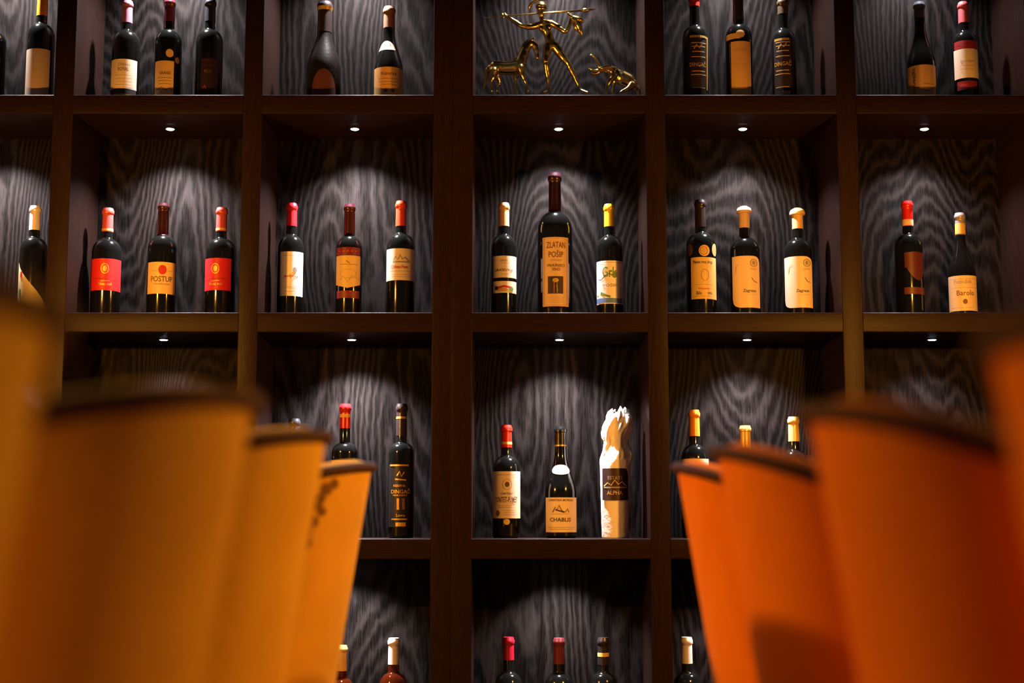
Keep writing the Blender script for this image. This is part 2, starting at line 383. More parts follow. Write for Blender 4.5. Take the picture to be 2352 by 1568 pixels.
class Wrap:
    """turns photo positions on a bottle's face into points on its curved side"""
    def __init__(s, cx, prof, loc, grow=0.0):
        s.cx, s.p, s.loc, s.grow = cx, prof, loc, grow
        s.th0 = -math.atan2(loc[0], loc[1])
    def tz(s, x, y):
        R = radius_at(s.p, 0.3*s.p[-1][1]); Y = s.loc[1] - R
        z = at(s.cx, y, Y).z - s.loc[2]; R = radius_at(s.p, z) + s.grow
        # the axis of an upright bottle leans a little in the picture: measure from where it stands at this height
        axis = 1176 + s.loc[0] / pxm(y, s.loc[1])
        d = (x - s.cx_at(y)) * pxm(y, s.loc[1])
        return s.th0 + math.asin(max(-0.985, min(0.985, d/max(R, 1e-4)))), z
    def cx_at(s, y): return 1176 + s.loc[0] / pxm(y, s.loc[1])
    def pt(s, th, z, off):
        R = radius_at(s.p, z) + off + s.grow
        return (R*math.sin(th), -R*math.cos(th), z)
    def patch(s, x0, x1, lo, hi, off=0.0004, nu=24, nv=6):
        vs = []; fs = []
        tl = s.tz(x0, (lo(0)+hi(0))/2)[0]; tr = s.tz(x1, (lo(1)+hi(1))/2)[0]
        for i in range(nu+1):
            u = i/nu; th = tl + (tr-tl)*u
            za, zb = s.tz(s.cx, lo(u))[1], s.tz(s.cx, hi(u))[1]
            za = max(za, 0.003)
            for j in range(nv+1): vs.append(s.pt(th, za + (zb-za)*j/nv, off))
        for i in range(nu):
            for j in range(nv):
                a = i*(nv+1)+j; fs.append((a, a+nv+1, a+nv+2, a+1))
        return vs, fs
    def marks(s, ms, off=0.0011):
        """groups of marks by colour -> {colour: (verts, faces)}"""
        out = {}
        for m in ms:
            k, col = m[0], m[1]; V, F = out.setdefault(col, ([], [])); b = len(V)
            if k == 't':          # text, centre x, centre y, width, height (, rotated)
                _, _, txt, x, y, w, h = m[:7]; vs, fs = glyphs(txt)
                th, z = s.tz(x, y); R = radius_at(s.p, z) + s.grow; px = pxm(y, s.loc[1])
                for (u, v) in vs:
                    if len(m) > 7: u, v = v*h/w if False else v, -u; uu, vv = u*w*px, v*h*px
                    else: uu, vv = u*w*px, v*h*px
                    V.append(s.pt(th + uu/R, z + vv, off))
                F.extend(tuple(b+i for i in f) for f in fs)
            elif k == 'o':        # filled oval x, y, rx, ry
                _, _, x, y, rx, ry = m; th, z = s.tz(x, y); R = radius_at(s.p, z) + s.grow; px = pxm(y, s.loc[1])
                V.append(s.pt(th, z, off + 0.0002))
                for q in range(1, 5):
                    for a in range(20):
                        A = 2*math.pi*a/20; V.append(s.pt(th + rx*px*q/4*math.cos(A)/R, z + ry*px*q/4*math.sin(A), off + 0.0002))
                F.extend((b, b+1+a, b+1+(a+1) % 20) for a in range(20))
                for q in range(3):
                    F.extend((b+1+q*20+a, b+21+q*20+a, b+21+q*20+(a+1) % 20, b+1+q*20+(a+1) % 20) for a in range(20))
            else:                 # 'l': line through points, width;  'r': ring x, y, rx, ry, width
                if k == 'r':
                    _, _, x, y, rx, ry, w = m; pts = [(x + rx*math.cos(a*math.pi/12), y + ry*math.sin(a*math.pi/12)) for a in range(25)]
                else: _, _, pts, w = m
                P = []
                for (xa, ya), (xb, yb) in zip(pts, pts[1:]):
                    n = max(1, int(abs(xb-xa)/5)); P += [(xa+(xb-xa)*i/n, ya+(yb-ya)*i/n) for i in range(n)]
                P.append(pts[-1])
                for i, (x, y) in enumerate(P):
                    a, c = P[max(i-1, 0)], P[min(i+1, len(P)-1)]; dx, dy = c[0]-a[0], c[1]-a[1]; n = math.hypot(dx, dy) or 1
                    for sg in (-1, 1):
                        th, z = s.tz(x - dy/n*w/2*sg, y + dx/n*w/2*sg); V.append(s.pt(th, z, off + 0.0001))
                F.extend((b+2*i, b+2*i+1, b+2*i+3, b+2*i+2) for i in range(len(P)-1))
        return out

def shape(kind, y0, y1):
    """lower and upper edge (photo y) of a label across its width u = 0..1"""
    h = y1 - y0
    if kind == 'point': return (lambda u: y1 - h*0.12 + h*0.12*(1-abs(2*u-1)), lambda u: y0)
    if kind == 'shield': return (lambda u: y0 + h*(0.55 + 0.45*(1-abs(2*u-1.15)**1.8) if abs(2*u-1.15) < 1 else 0.55), lambda u: y0 + h*0.03*abs(2*u-1))
    if kind == 'oval': return (lambda u: (y0+y1)/2 + h/2*math.sqrt(max(0, 1-(2*u-1)**2)), lambda u: (y0+y1)/2 - h/2*math.sqrt(max(0, 1-(2*u-1)**2)))
    if kind == 'swoosh': return (lambda u: y1, lambda u: y0 + h*0.90*u**0.92)
    if kind == 'cut':
        c = lambda q: 1-math.sqrt(max(0, 1-q*q))
        return (lambda u: y1 - h*0.17*(c((0.36-u)/0.36) if u < 0.36 else 0), lambda u: y0 + h*0.12*(c((u-0.72)/0.28) if u > 0.72 else 0))
    if kind == 'dome': return (lambda u: y1, lambda u: y0 + h*0.9*(1-math.sqrt(max(0, 1-(2*u-1)**2))))
    return (lambda u: y1, lambda u: y0)

def bottle(row, cx, top, w, kind, cap, labels, text, rn=None, glass=None, yref=None, cat='wine bottle', name='wine_bottle', band=None):
    zs = ZS[row]; Y = YB
    yref = yref or {1: 150, 2: 640, 3: 1150, 4: 1540}[row]
    x = (cx - 1176) * pxm(yref, Y); R = w/2 * pxm(yref, Y)
    H = at(cx, top, Y - 0.012).z - zs
    rn = rn * pxm(top+30, Y) if rn else 0.0142
    loc = (x, Y, zs)
    b = thing(name, text, cat, loc, {1: 'bottles on the top shelf', 2: 'bottles on the second shelf', 3: 'bottles on the third shelf', 4: 'bottles on the lowest visible shelf'}[row])
    p = profile(kind, R, H, rn)
    link('glass_body', *lathe(p, 48), glass or GLASS, b, sharp=60)
    wr = Wrap(cx, p, loc)
    if cap:
        col, yb = cap[0], cap[1]; style = cap[2] if len(cap) > 2 else 'sleeve'
        zb = at(cx, yb, Y - 0.014).z - zs
        e = 0.0007
        q = [(radius_at(p, zb) + 0.0001, zb), (radius_at(p, zb) + e, zb)]
        for r_, z_ in p:
            if z_ > zb + 0.002 and r_ > 0 and z_ < 0.99*H: q.append((r_ + e, z_))
        if style == 'mushroom': q = [a for a in q if a[1] < 0.93*H] + [(rn*1.0, 0.935*H), (rn*1.42, 0.945*H), (rn*1.46, 0.962*H), (rn*1.25, 0.985*H), (rn*0.7, H*1.0+0.0008), (0, H+0.0018)]
        else: q += [(rn*0.92, H + 0.0006), (0, H + 0.0012)]
        c_ = link('capsule', *lathe(q, 40), foil(col, 0.30 if style != 'matt' else 0.6, 0.25 if style != 'matt' else 0), b, sharp=50)
        if band:
            for (ya, yb2, bc) in band:
                f_ = shape('rect', ya, yb2)
                vs, fs = lathe([(radius_at(p, z_) + 0.0012, z_) for z_ in (at(cx, yb2, Y-0.014).z - zs, at(cx, ya, Y-0.014).z - zs)], 32)
                link('capsule_band', vs, fs, ink(bc), c_)
    for lb in labels:
        x0, x1, y0, y1, col, sh, ms = lb[:7]
        nm = lb[7] if len(lb) > 7 else 'label'
        lo, hi = shape(sh, y0, y1)
        lab = link(nm, *wr.patch(x0, x1, lo, hi, off=lb[8] if len(lb) > 8 else 0.0004), paper(col, 0.42) if not isinstance(col, str) else ink(col), b)
        for cname, (vs, fs) in wr.marks(ms).items():
            if vs: link('lettering' if any(m[0] == 't' and m[1] == cname for m in ms) else 'emblem', vs, fs, ink(cname), lab, smooth=False)
    return b

CREAM = (0.80, 0.70, 0.52); WHITE = (0.86, 0.83, 0.80); YEL = (0.78, 0.62, 0.28); TAN = (0.70, 0.50, 0.26); RED = (0.62, 0.02, 0.02)
DARK = (0.045, 0.018, 0.012); BLACKL = (0.02, 0.012, 0.010)
def lines(c, x0, x1, ys, w=1.0, cut=0.2):
    out = []
    for i, y in enumerate(ys):
        d = (x1-x0)*cut*((i*37 % 5)/5)/2
        out.append(('l', c, [(x0+d, y), (x1-d, y)], w))
    return out

# ---- top shelf
bottle(1, -20, -2, 62, 'bordeaux', ((0.05, 0.02, 0.02), 40), [], 'dark bottle cut off by the left edge of the photo, top shelf')
bottle(1, 92, -22, 61, 'bordeaux', ((0.90, 0.33, 0.03), 34), [(60, 112, 111, 224, (0.48, 0.38, 0.27), 'rect', [('t', 'faint', 'Plavac', 86, 160, 26, 6)] + lines('faint', 70, 102, (172, 180, 205)))],
       'dark bottle with an orange cap and tall brown-grey label, far left top shelf')
bottle(1, 288, 0, 63, 'bordeaux', ((0.42, 0.16, 0.24), 50), [(257, 313, 135, 203, CREAM, 'rect', [('t', 'grey', 'Château', 285, 147, 26, 7), ('t', 'brown', 'ROYAL', 283, 158, 24, 9)] + lines('faint', 266, 305, (172, 180, 187, 194))), (257, 311, 204, 222, (0.05, 0.035, 0.03), 'rect', lines('gold', 262, 306, (216,)), 'base_label')],
       'bottle with a mauve cap and pale label above a dark strip, top shelf')
bottle(1, 386, -3, 61, 'bordeaux', ((0.12, 0.02, 0.03), 48), [(357, 398, 139, 224, (0.66, 0.46, 0.19), 'rect', [('t', 'brown', 'GRAND', 379, 167, 26, 8)] + lines('brown', 364, 394, (178, 185, 192)) + [('l', 'brown', [(362, 205), (372, 200), (380, 206), (390, 201), (395, 206)], 2)]),
       (381, 398, 112, 131, (0.66, 0.42, 0.16), 'oval', [], 'seal', 0.001), (401, 411, 128, 142, (0.20, 0.10, 0.06), 'oval', [], 'seal', 0.001)],
       'bottle with a round yellow seal above its ochre label, top shelf')
bottle(1, 480, -3, 62, 'bordeaux', ((0.03, 0.03, 0.035), 47), [(462, 500, 133, 215, (0.03, 0.012, 0.010), 'rect', [('t', 'brown', 'MILVA', 478, 163, 18, 8), ('l', 'red', [(466, 205), (470, 196), (474, 205)], 2)] + lines('maroon', 466, 495, (138, 150)))],
       'nearly black bottle right of the bottle with a round yellow seal')
bottle(1, 744, 3, 78, 'champagne', ((0.03, 0.02, 0.018), 72, 'sleeve'), [(716, 770, 157, 219, (0.075, 0.026, 0.02), 'dome', lines('maroon', 724, 762, (178, 186, 194)))],
       'dusty champagne style bottle with dark red-brown label, top shelf', rn=16, glass=GLASS_DUSTY, band=[(14, 22, 'gold')])
bottle(1, 893, 14, 67, 'champagne', ((0.22, 0.10, 0.035), 62, 'matt'), [(867, 908, 88, 110, CREAM, 'dome', [('r', 'brown', 893, 97, 4, 4, 1.2)], 'neck_label', 0.0006),
       (860, 926, 153, 220, (0.55, 0.33, 0.10), 'rect', [('t', 'brown', 'Riserva', 893, 168, 36, 8)] + lines('brown', 870, 915, (180, 187, 194)) + [('o', 'brown', 886, 207, 4, 5), ('o', 'brown', 902, 207, 4, 5)])],
       'bottle with a cream neck label and golden brown label, right of the champagne style bottle', rn=13)
DNG = lambda cx, y: [('t', 'gold', 'DINGAČ', cx, y, 40, 13)] + lines('ochre', cx-16, cx+16, (y-48, y-40, y-28, y-16, y+17, y+25, y+55), 1.6) + [('l', 'ochre', [(cx-10, y-34), (cx-4, y-44), (cx+2, y-36), (cx+8, y-46)], 2)]
bottle(1, 1597, -14, 58, 'bordeaux', ((0.65, 0.03, 0.02), 12), [(1585, 1624, 80, 216, BLACKL, 'rect', DNG(1604, 146) + [('l', 'gold', [(1585, 83), (1624, 83)], 5), ('l', 'gold', [(1623, 84), (1623, 205)], 2)])],
       'black bottle with gold lettered label and red cap, top shelf right of the statuettes')
bottle(1, 1698, -20, 61, 'bordeaux', ((0.02, 0.015, 0.015), 44), [(1680, 1724, 94, 220, (0.62, 0.38, 0.15), 'rect', [('t', 'faint', 'PROŠEK', 1702, 112, 30, 8), ('t', 'faint', 'Kuća Vina', 1702, 146, 30, 6), ('l', 'ochre', [(1692, 172), (1692, 205)], 6), ('l', 'ochre', [(1712, 172), (1712, 205)], 6)] + lines('faint', 1688, 1718, (136, 153, 160))),
       (1690, 1710, 68, 86, (0.62, 0.42, 0.17), 'oval', [], 'seal', 0.0012), (1668, 1700, 75, 88, (0.62, 0.42, 0.17), 'rect', [], 'ribbon', 0.0009)],
       'bottle with a ribbon seal over a tall tan label, top shelf')
bottle(1, 1801, -4, 56, 'bordeaux', ((0.07, 0.05, 0.03), 30), [(1779, 1818, 86, 216, BLACKL, 'rect', DNG(1798, 144) + [('l', 'gold', [(1780, 90), (1812, 89)], 5), ('t', 'ochre', '2009', 1806, 212, 18, 8)])],
       'black bottle with gold lettered label, right end of its top shelf bay')
bottle(1, 2116, 3, 65, 'burgundy', ((0.08, 0.09, 0.11), 40), [(2085, 2148, 148, 224, (0.50, 0.32, 0.15), 'rect', [('t', 'black', 'aglianico', 2101, 186, 11, 66, 1)] + lines('brown', 2120, 2142, (192, 200, 208), 1.2))],
       'sloping shouldered bottle with upright script on its brown label, top shelf at right', rn=12)
bottle(1, 2218, 3, 55, 'bordeaux', ((0.60, 0.12, 0.14), 50), [(2193, 2245, 111, 178, CREAM, 'rect', [('t', 'faint', 'Barrique', 2222, 140, 30, 8)] + lines('faint', 2205, 2236, (150, 158))), (2193, 2245, 92, 110, (0.30, 0.02, 0.02), 'rect', lines('maroon', 2198, 2240, (100,)), 'top_label'), (2200, 2243, 185, 205, (0.20, 0.018, 0.02), 'rect', [('t', 'red', 'VINO', 2215, 195, 20, 8)], 'base_label')],
       'bottle with a pink-red cap and cream label between two red strips, top shelf far right')
# ---- second shelf
bottle(2, 75, 472, 62, 'bordeaux', ((0.85, 0.82, 0.80), 527), [(40, 103, 600, 717, (0.80, 0.72, 0.42), 'swoosh', [('o', 'red', 51, 630, 4, 8), ('o', 'green', 48, 672, 4, 10), ('t', 'ochre', 'Malvazija', 82, 692, 26, 6)])],
       'white capped bottle with a sweeping yellow label, far left of the second shelf')
RL = lambda cx: [('r', 'gold', cx, 616, 8, 11, 2.2), ('o', 'gold', cx, 616, 5, 7), ('l', 'maroon', [(cx-26, 639), (cx+26, 639)], 1), ('t', 'gold', 'Plavac mali', cx, 651, 30, 7), ('l', 'gold', [(cx-10, 645), (cx+10, 644)], 1.5)]
bottle(2, 243, 477, 66, 'bordeaux', ((0.62, 0.09, 0.08), 531), [(212, 277, 593, 666, RED, 'rect', RL(241))], 'red-labelled bottle with gold sun emblem, left of the yellow-labelled bottle', band=[(524, 529, 'ochre')])
bottle(2, 371, 466, 65, 'bordeaux', ((0.035, 0.005, 0.008), 540), [(341, 401, 601, 674, (0.80, 0.62, 0.26), 'rect', [('t', 'brown', 'POSTUP', 371, 640, 50, 13), ('o', 'red', 373, 619, 9, 11), ('t', 'faint', 'vrhunsko vino', 371, 651, 38, 5)] + lines('faint', 350, 362, (621,)) + lines('faint', 384, 396, (621,)))],
       'bottle with a yellow label reading POSTUP, between the two red-labelled bottles')
bottle(2, 506, 476, 69, 'bordeaux', ((0.62, 0.09, 0.08), 530), [(471, 530, 592, 666, RED, 'rect', RL(495))], 'red-labelled bottle with gold sun emblem, right of the yellow-labelled bottle', band=[(523, 528, 'ochre')])
bottle(2, 667, 466, 60, 'bordeaux', ((0.75, 0.02, 0.03), 518), [(644, 695, 577, 679, WHITE, 'rect', [('t', 'red', 'peljesa', 669, 634, 32, 8), ('o', 'grey', 677, 619, 5, 6)] + lines('grey', 654, 688, (586, 658, 661, 669), 0.9))],
       'red capped bottle with a tall plain white label')
bottle(2, 801, 468, 60, 'bordeaux', ((0.05, 0.006, 0.012), 535), [(773, 827, 586, 661, (0.72, 0.52, 0.17), 'point', [('l', 'brown', [(782, 606), (820, 607)], 1), ('l', 'brown', [(795, 598), (803, 604)], 1.5), ('l', 'faint', [(778, 645), (790, 634), (798, 648), (808, 632), (822, 640)], 1.2), ('r', 'faint', 800, 628, 18, 10, 1)]),
       (774, 827, 567, 585, (0.16, 0.018, 0.014), 'rect', [('o', 'red', 790+9*k, 576, 2.2, 2.2) for k in range(-1, 4)], 'top_label'), (774, 824, 667, 684, (0.20, 0.012, 0.012), 'rect', [('t', 'brown', 'Postup', 800, 676, 28, 7)] + [('o', 'red', 780+12*k, 669, 2, 2) for k in range(4)], 'base_label')],
       'maroon capped bottle with a pointed gold label and a red strip below')
bottle(2, 920, 461, 65, 'bordeaux', ((0.85, 0.08, 0.03), 518), [(887, 952, 570, 643, CREAM, 'rect', [('l', 'grey', [(905, 598), (909, 588), (914, 596), (919, 585), (924, 595), (930, 590), (938, 599)], 2.6), ('l', 'grey', [(903, 601), (940, 601)], 3), ('t', 'red', 'Château Pavie', 917, 612, 40, 8)] + lines('faint', 898, 944, (622, 630, 635)))],
       'orange-red capped bottle with a cream label showing a mansion')
bottle(2, 1157, 465, 58, 'bordeaux', ((0.68, 0.44, 0.22), 518), [(1133, 1187, 587, 637, (0.84, 0.74, 0.56), 'rect', [('t', 'brown', 'GRAŠEVINA', 1158, 619, 44, 7), ('t', 'faint', 'VINA', 1158, 598, 16, 5)] + lines('faint', 1150, 1168, (604, 629))),
       (1133, 1187, 645, 672, (0.84, 0.76, 0.6), 'rect', [('o', 'black', 1141, 661, 4, 5), ('l', 'red', [(1145, 660), (1158, 657), (1176, 660)], 5), ('o', 'ochre', 1156, 665, 12, 4), ('o', 'green', 1174, 663, 6, 4)], 'picture_label')],
       'tan capped bottle with a two-part cream label, left of the magnum')
bottle(2, 1275, 396, 80, 'magnum', ((0.018, 0.002, 0.005), 485), [(1247, 1305, 544, 703, (0.66, 0.47, 0.27), 'rect',
       [('t', 'brown', 'ZLATAN', 1277, 562, 44, 14), ('t', 'brown', 'POŠIP', 1277, 582, 34, 17), ('t', 'brown', 'VRHUNSKO', 1277, 609, 42, 7), ('t', 'brown', 'VINO', 1277, 618, 19, 7), ('t', 'faint', 'HVAR 2007', 1277, 597, 26, 4)]
       + [('l', 'dark', [(1259, 654), (1293, 654)], 40), ('o', 'gold', 1276, 643, 7, 5), ('l', 'gold', [(1276, 646), (1276, 672)], 8), ('l', 'gold', [(1276, 656), (1268, 672)], 8), ('l', 'gold', [(1276, 656), (1285, 672)], 7)]
       + [('l', 'faint', [(1250, 547), (1302, 547), (1302, 700), (1250, 700), (1250, 547)], 1)] + lines('faint', 1257, 1296, (682, 686, 690, 694)))],
       'big magnum bottle with a tall tan label reading POŠIP, taller than all its neighbours', rn=14)
bottle(2, 1401, 468, 61, 'bordeaux', ((0.80, 0.62, 0.02), 519), [(1371, 1431, 598, 697, WHITE, 'rect', [('t', 'green', 'Grk', 1400, 624, 34, 24), ('l', 'black', [(1376, 640), (1382, 642), (1392, 630), (1400, 628), (1410, 634)], 1.6), ('o', 'green', 1411, 630, 5, 8), ('t', 'grey', 'POŠIP', 1401, 654, 32, 8)]
       + [('l', 'green', [(1373, 676), (1382, 672), (1392, 678), (1402, 681)], 5), ('l', 'blue', [(1372, 689), (1428, 690)], 11), ('l', 'grey', [(1372, 602), (1430, 602)], 1)])],
       'yellow capped bottle with a white label of green script and blue waves')
bottle(2, 1611, 458, 68, 'bordeaux', ((0.02, 0.018, 0.015), 520), [(1588, 1644, 590, 686, (0.80, 0.58, 0.20), 'rect', [('t', 'black', 'Plavac moj dragi', 1615, 602, 46, 9), ('r', 'faint', 1619, 631, 8, 13, 1.6), ('t', 'red', 'Vrhunsko', 1617, 662, 26, 4), ('t', 'brown', 'Bile', 1606, 672, 12, 8), ('t', 'brown', 'vina', 1630, 672, 12, 7)] + lines('faint', 1594, 1638, (653, 680), 1)),
       (1605, 1629, 562, 588, (0.72, 0.45, 0.12), 'oval', [('r', 'brown', 1616, 575, 8, 9, 1), ('o', 'ochre', 1616, 575, 4, 5)], 'medal', 0.001), (1634, 1645, 557, 586, (0.50, 0.46, 0.20), 'oval', [], 'medal', 0.001), (1580, 1592, 558, 586, (0.10, 0.06, 0.03), 'oval', [], 'medal', 0.001)],
       'black capped bottle with gold medals above a yellow label')
ZG = lambda d: [('r', 'grey', 1730+d, 603, 7, 8, 2), ('o', 'grey', 1730+d, 603, 4, 5), ('t', 'faint', 'GREDA', 1730+d, 617, 18, 4), ('l', 'faint', [(1690+d, 625), (1692+d, 610), (1698+d, 606)], 1.3), ('l', 'brown', [(1726+d, 637), (1731+d, 645), (1738+d, 648)], 1.5), ('t', 'black', 'Zagreus', 1722+d, 668, 30, 9)] + lines('faint', 1712+d, 1736+d, (676,), 0.8)
bottle(2, 1712, 473, 68, 'bordeaux', ((0.66, 0.48, 0.30), 522, 'mushroom'), [(1683, 1744, 587, 706, (0.78, 0.60, 0.38), 'cut', ZG(0))], 'mushroom capped bottle with a cut-corner cream label, middle of its bay')
bottle(2, 1835, 477, 64, 'bordeaux', ((0.76, 0.55, 0.22), 524, 'mushroom'), [(1803, 1865, 588, 706, (0.82, 0.68, 0.50), 'cut', ZG(122))], 'gold capped bottle with a cut-corner cream label, right end of its bay')
bottle(2, 2089, 461, 63, 'bordeaux', ((0.78, 0.02, 0.02), 518), [(2078, 2120, 577, 643, (0.10, 0.022, 0.014), 'shield', [('l', 'maroon', [(2090, 600), (2110, 600)], 2), ('r', 'maroon', 2100, 606, 12, 14, 1.3)]), (2078, 2121, 659, 675, (0.12, 0.026, 0.016), 'rect', lines('brown', 2083, 2116, (664, 670)), 'base_label')],
       'red capped bottle with a dark red shield-shaped label on the second shelf', band=[(503, 517, 'cream')])
bottle(2, 2210, 488, 62, 'burgundy', ((0.30, 0.29, 0.32), 538), [(2181, 2242, 632, 713, (0.74, 0.58, 0.38), 'rect', [('l', 'faint', [(2184, 640), (2238, 640)], 1), ('t', 'grey', 'Postružnik', 2212, 646, 40, 9), ('t', 'brown', 'Barolo', 2218, 672, 40, 12), ('o', 'brown', 2217, 692, 5, 6)] + lines('faint', 2186, 2238, (660, 706), 1))],
       'sloping shouldered bottle with a cream label and silver cap, right of the shield label bottle', rn=11, band=[(512, 536, 'ochre')])
# ---- third shelf
bottle(3, 673, 961, 60, 'bordeaux', ((0.03, 0.03, 0.035), 1010), [], 'bottle whose black cap alone shows above the mustard chair')
bottle(3, 790, 927, 60, 'round', ((0.50, 0.015, 0.02), 983), [(761, 820, 1056, 1150, TAN, 'rect', lines('brown', 770, 812, (1062, 1070)))], 'red capped round shouldered bottle standing behind the farthest mustard chair', band=[(950, 958, 'ochre')])
bottle(3, 921, 927, 60, 'round', ((0.025, 0.02, 0.02), 1000), [(893, 948, 1066, 1210, (0.012, 0.010, 0.009), 'rect',
       [('l', 'gold', [(897, 1068), (938, 1068)], 4), ('l', 'gold', [(912, 1092), (918, 1082), (922, 1094), (928, 1084)], 2.5), ('l', 'gold', [(908, 1100), (932, 1102)], 3), ('t', 'gold', 'RESERVA', 917, 1115, 28, 5), ('t', 'gold', 'DINGAČ', 920, 1127, 46, 12), ('t', 'gold', 'VRHUNSKO', 918, 1137, 34, 4),
        ('l', 'gold', [(914, 1144), (914, 1170)], 5), ('l', 'brown', [(926, 1144), (926, 1170)], 6), ('t', 'gold', 'Lovro', 920, 1183, 20, 7), ('l', 'gold', [(900, 1192), (934, 1192)], 3), ('l', 'gold', [(909, 1204), (931, 1204)], 9)])],
       'tall black bottle with gold lettering reading DINGAČ, right of the mustard chairs', band=[(956, 961, 'gold')])
bottle(3, 1163, 976, 64, 'bordeaux', ((0.80, 0.02, 0.01), 1027), [(1132, 1195, 1082, 1190, (0.86, 0.72, 0.50), 'rect', [('t', 'brown', 'CHATEAU', 1164, 1133, 26, 5), ('t', 'brown', 'PONTET-FUMET', 1163, 1147, 54, 13), ('r', 'faint', 1165, 1112, 10, 12, 1), ('o', 'brown', 1165, 1112, 5, 6), ('o', 'brown', 1144, 1178, 5, 7)]
       + lines('faint', 1142, 1184, (1090, 1161, 1165)) + lines('faint', 1156, 1184, (1172, 1177, 1182), 1)), (1157, 1171, 1191, 1205, (0.82, 0.60, 0.25), 'oval', [], 'medal', 0.0012)],
       'red capped bottle with a cream label reading CHATEAU, left of the sloping bottle', band=[(1014, 1020, 'ochre')])
bottle(3, 1288, 979, 72, 'burgundy', ((0.006, 0.008, 0.009), 1024), [(1254, 1325, 1142, 1222, (0.84, 0.68, 0.44), 'rect', [('t', 'black', 'CHABLIS', 1287, 1193, 50, 9), ('t', 'brown', 'CHRISTIAN MOREAU', 1288, 1148, 62, 5), ('l', 'brown', [(1270, 1176), (1276, 1164), (1280, 1170), (1284, 1160), (1290, 1172), (1298, 1176), (1303, 1168), (1306, 1176)], 2.2), ('l', 'black', [(1276, 1170), (1296, 1176)], 3), ('l', 'faint', [(1268, 1180), (1306, 1180)], 1)]
       + lines('faint', 1260, 1318, (1211, 1215), 1)), (1269, 1307, 1066, 1089, (0.9, 0.88, 0.85), 'oval', [], 'neck_label', 0.0009)],
       'sloping shouldered bottle with a white oval neck label and CHABLIS label', rn=13.5, band=[(1021, 1024, 'gold')])
bottle(3, 1597, 941, 64, 'bordeaux', ((0.90, 0.30, 0.03), 1001), [(1565, 1629, 1053, 1150, (0.80, 0.66, 0.42), 'rect', lines('faint', 1575, 1620, (1062, 1070)))], 'orange capped bottle above the farthest orange chair')
bottle(3, 1715, 977, 62, 'bordeaux', ((0.66, 0.42, 0.13), 1050), [], 'gold capped bottle behind the second farthest orange chair')
bottle(3, 1827, 957, 62, 'bordeaux', ((0.74, 0.52, 0.18), 1013), [], 'yellow-gold capped bottle between the second and third farthest orange chairs')
# ---- lowest shelf in view
bottle(4, 784, 1483, 64, 'bordeaux', ((0.66, 0.42, 0.12), 1541), [], 'rose wine bottle with a gold cap beside the mustard chair', glass=ROSE)
bottle(4, 904, 1466, 66, 'bordeaux', ((0.84, 0.78, 0.68), 1526), [], 'rose wine bottle with a white cap in the lowest row', glass=ROSE)
bottle(4, 1168, 1464, 64, 'bordeaux', ((0.42, 0.01, 0.03), 1516), [], 'dark bottle with a red cap in the lowest row')
bottle(4, 1284, 1466, 66, 'bordeaux', ((0.13, 0.02, 0.03), 1525), [], 'dark bottle with a maroon cap, middle of three in the lowest row')
bottle(4, 1386, 1465, 62, 'bordeaux', ((0.02, 0.016, 0.02), 1527), [], 'dark bottle with a black cap, right of three in the lowest row', band=[(1499, 1508, 'ochre')])
bottle(4, 1578, 1464, 64, 'bordeaux', ((0.84, 0.76, 0.62), 1524), [], 'dark bottle with a white cap beside the orange chair in the lowest row')

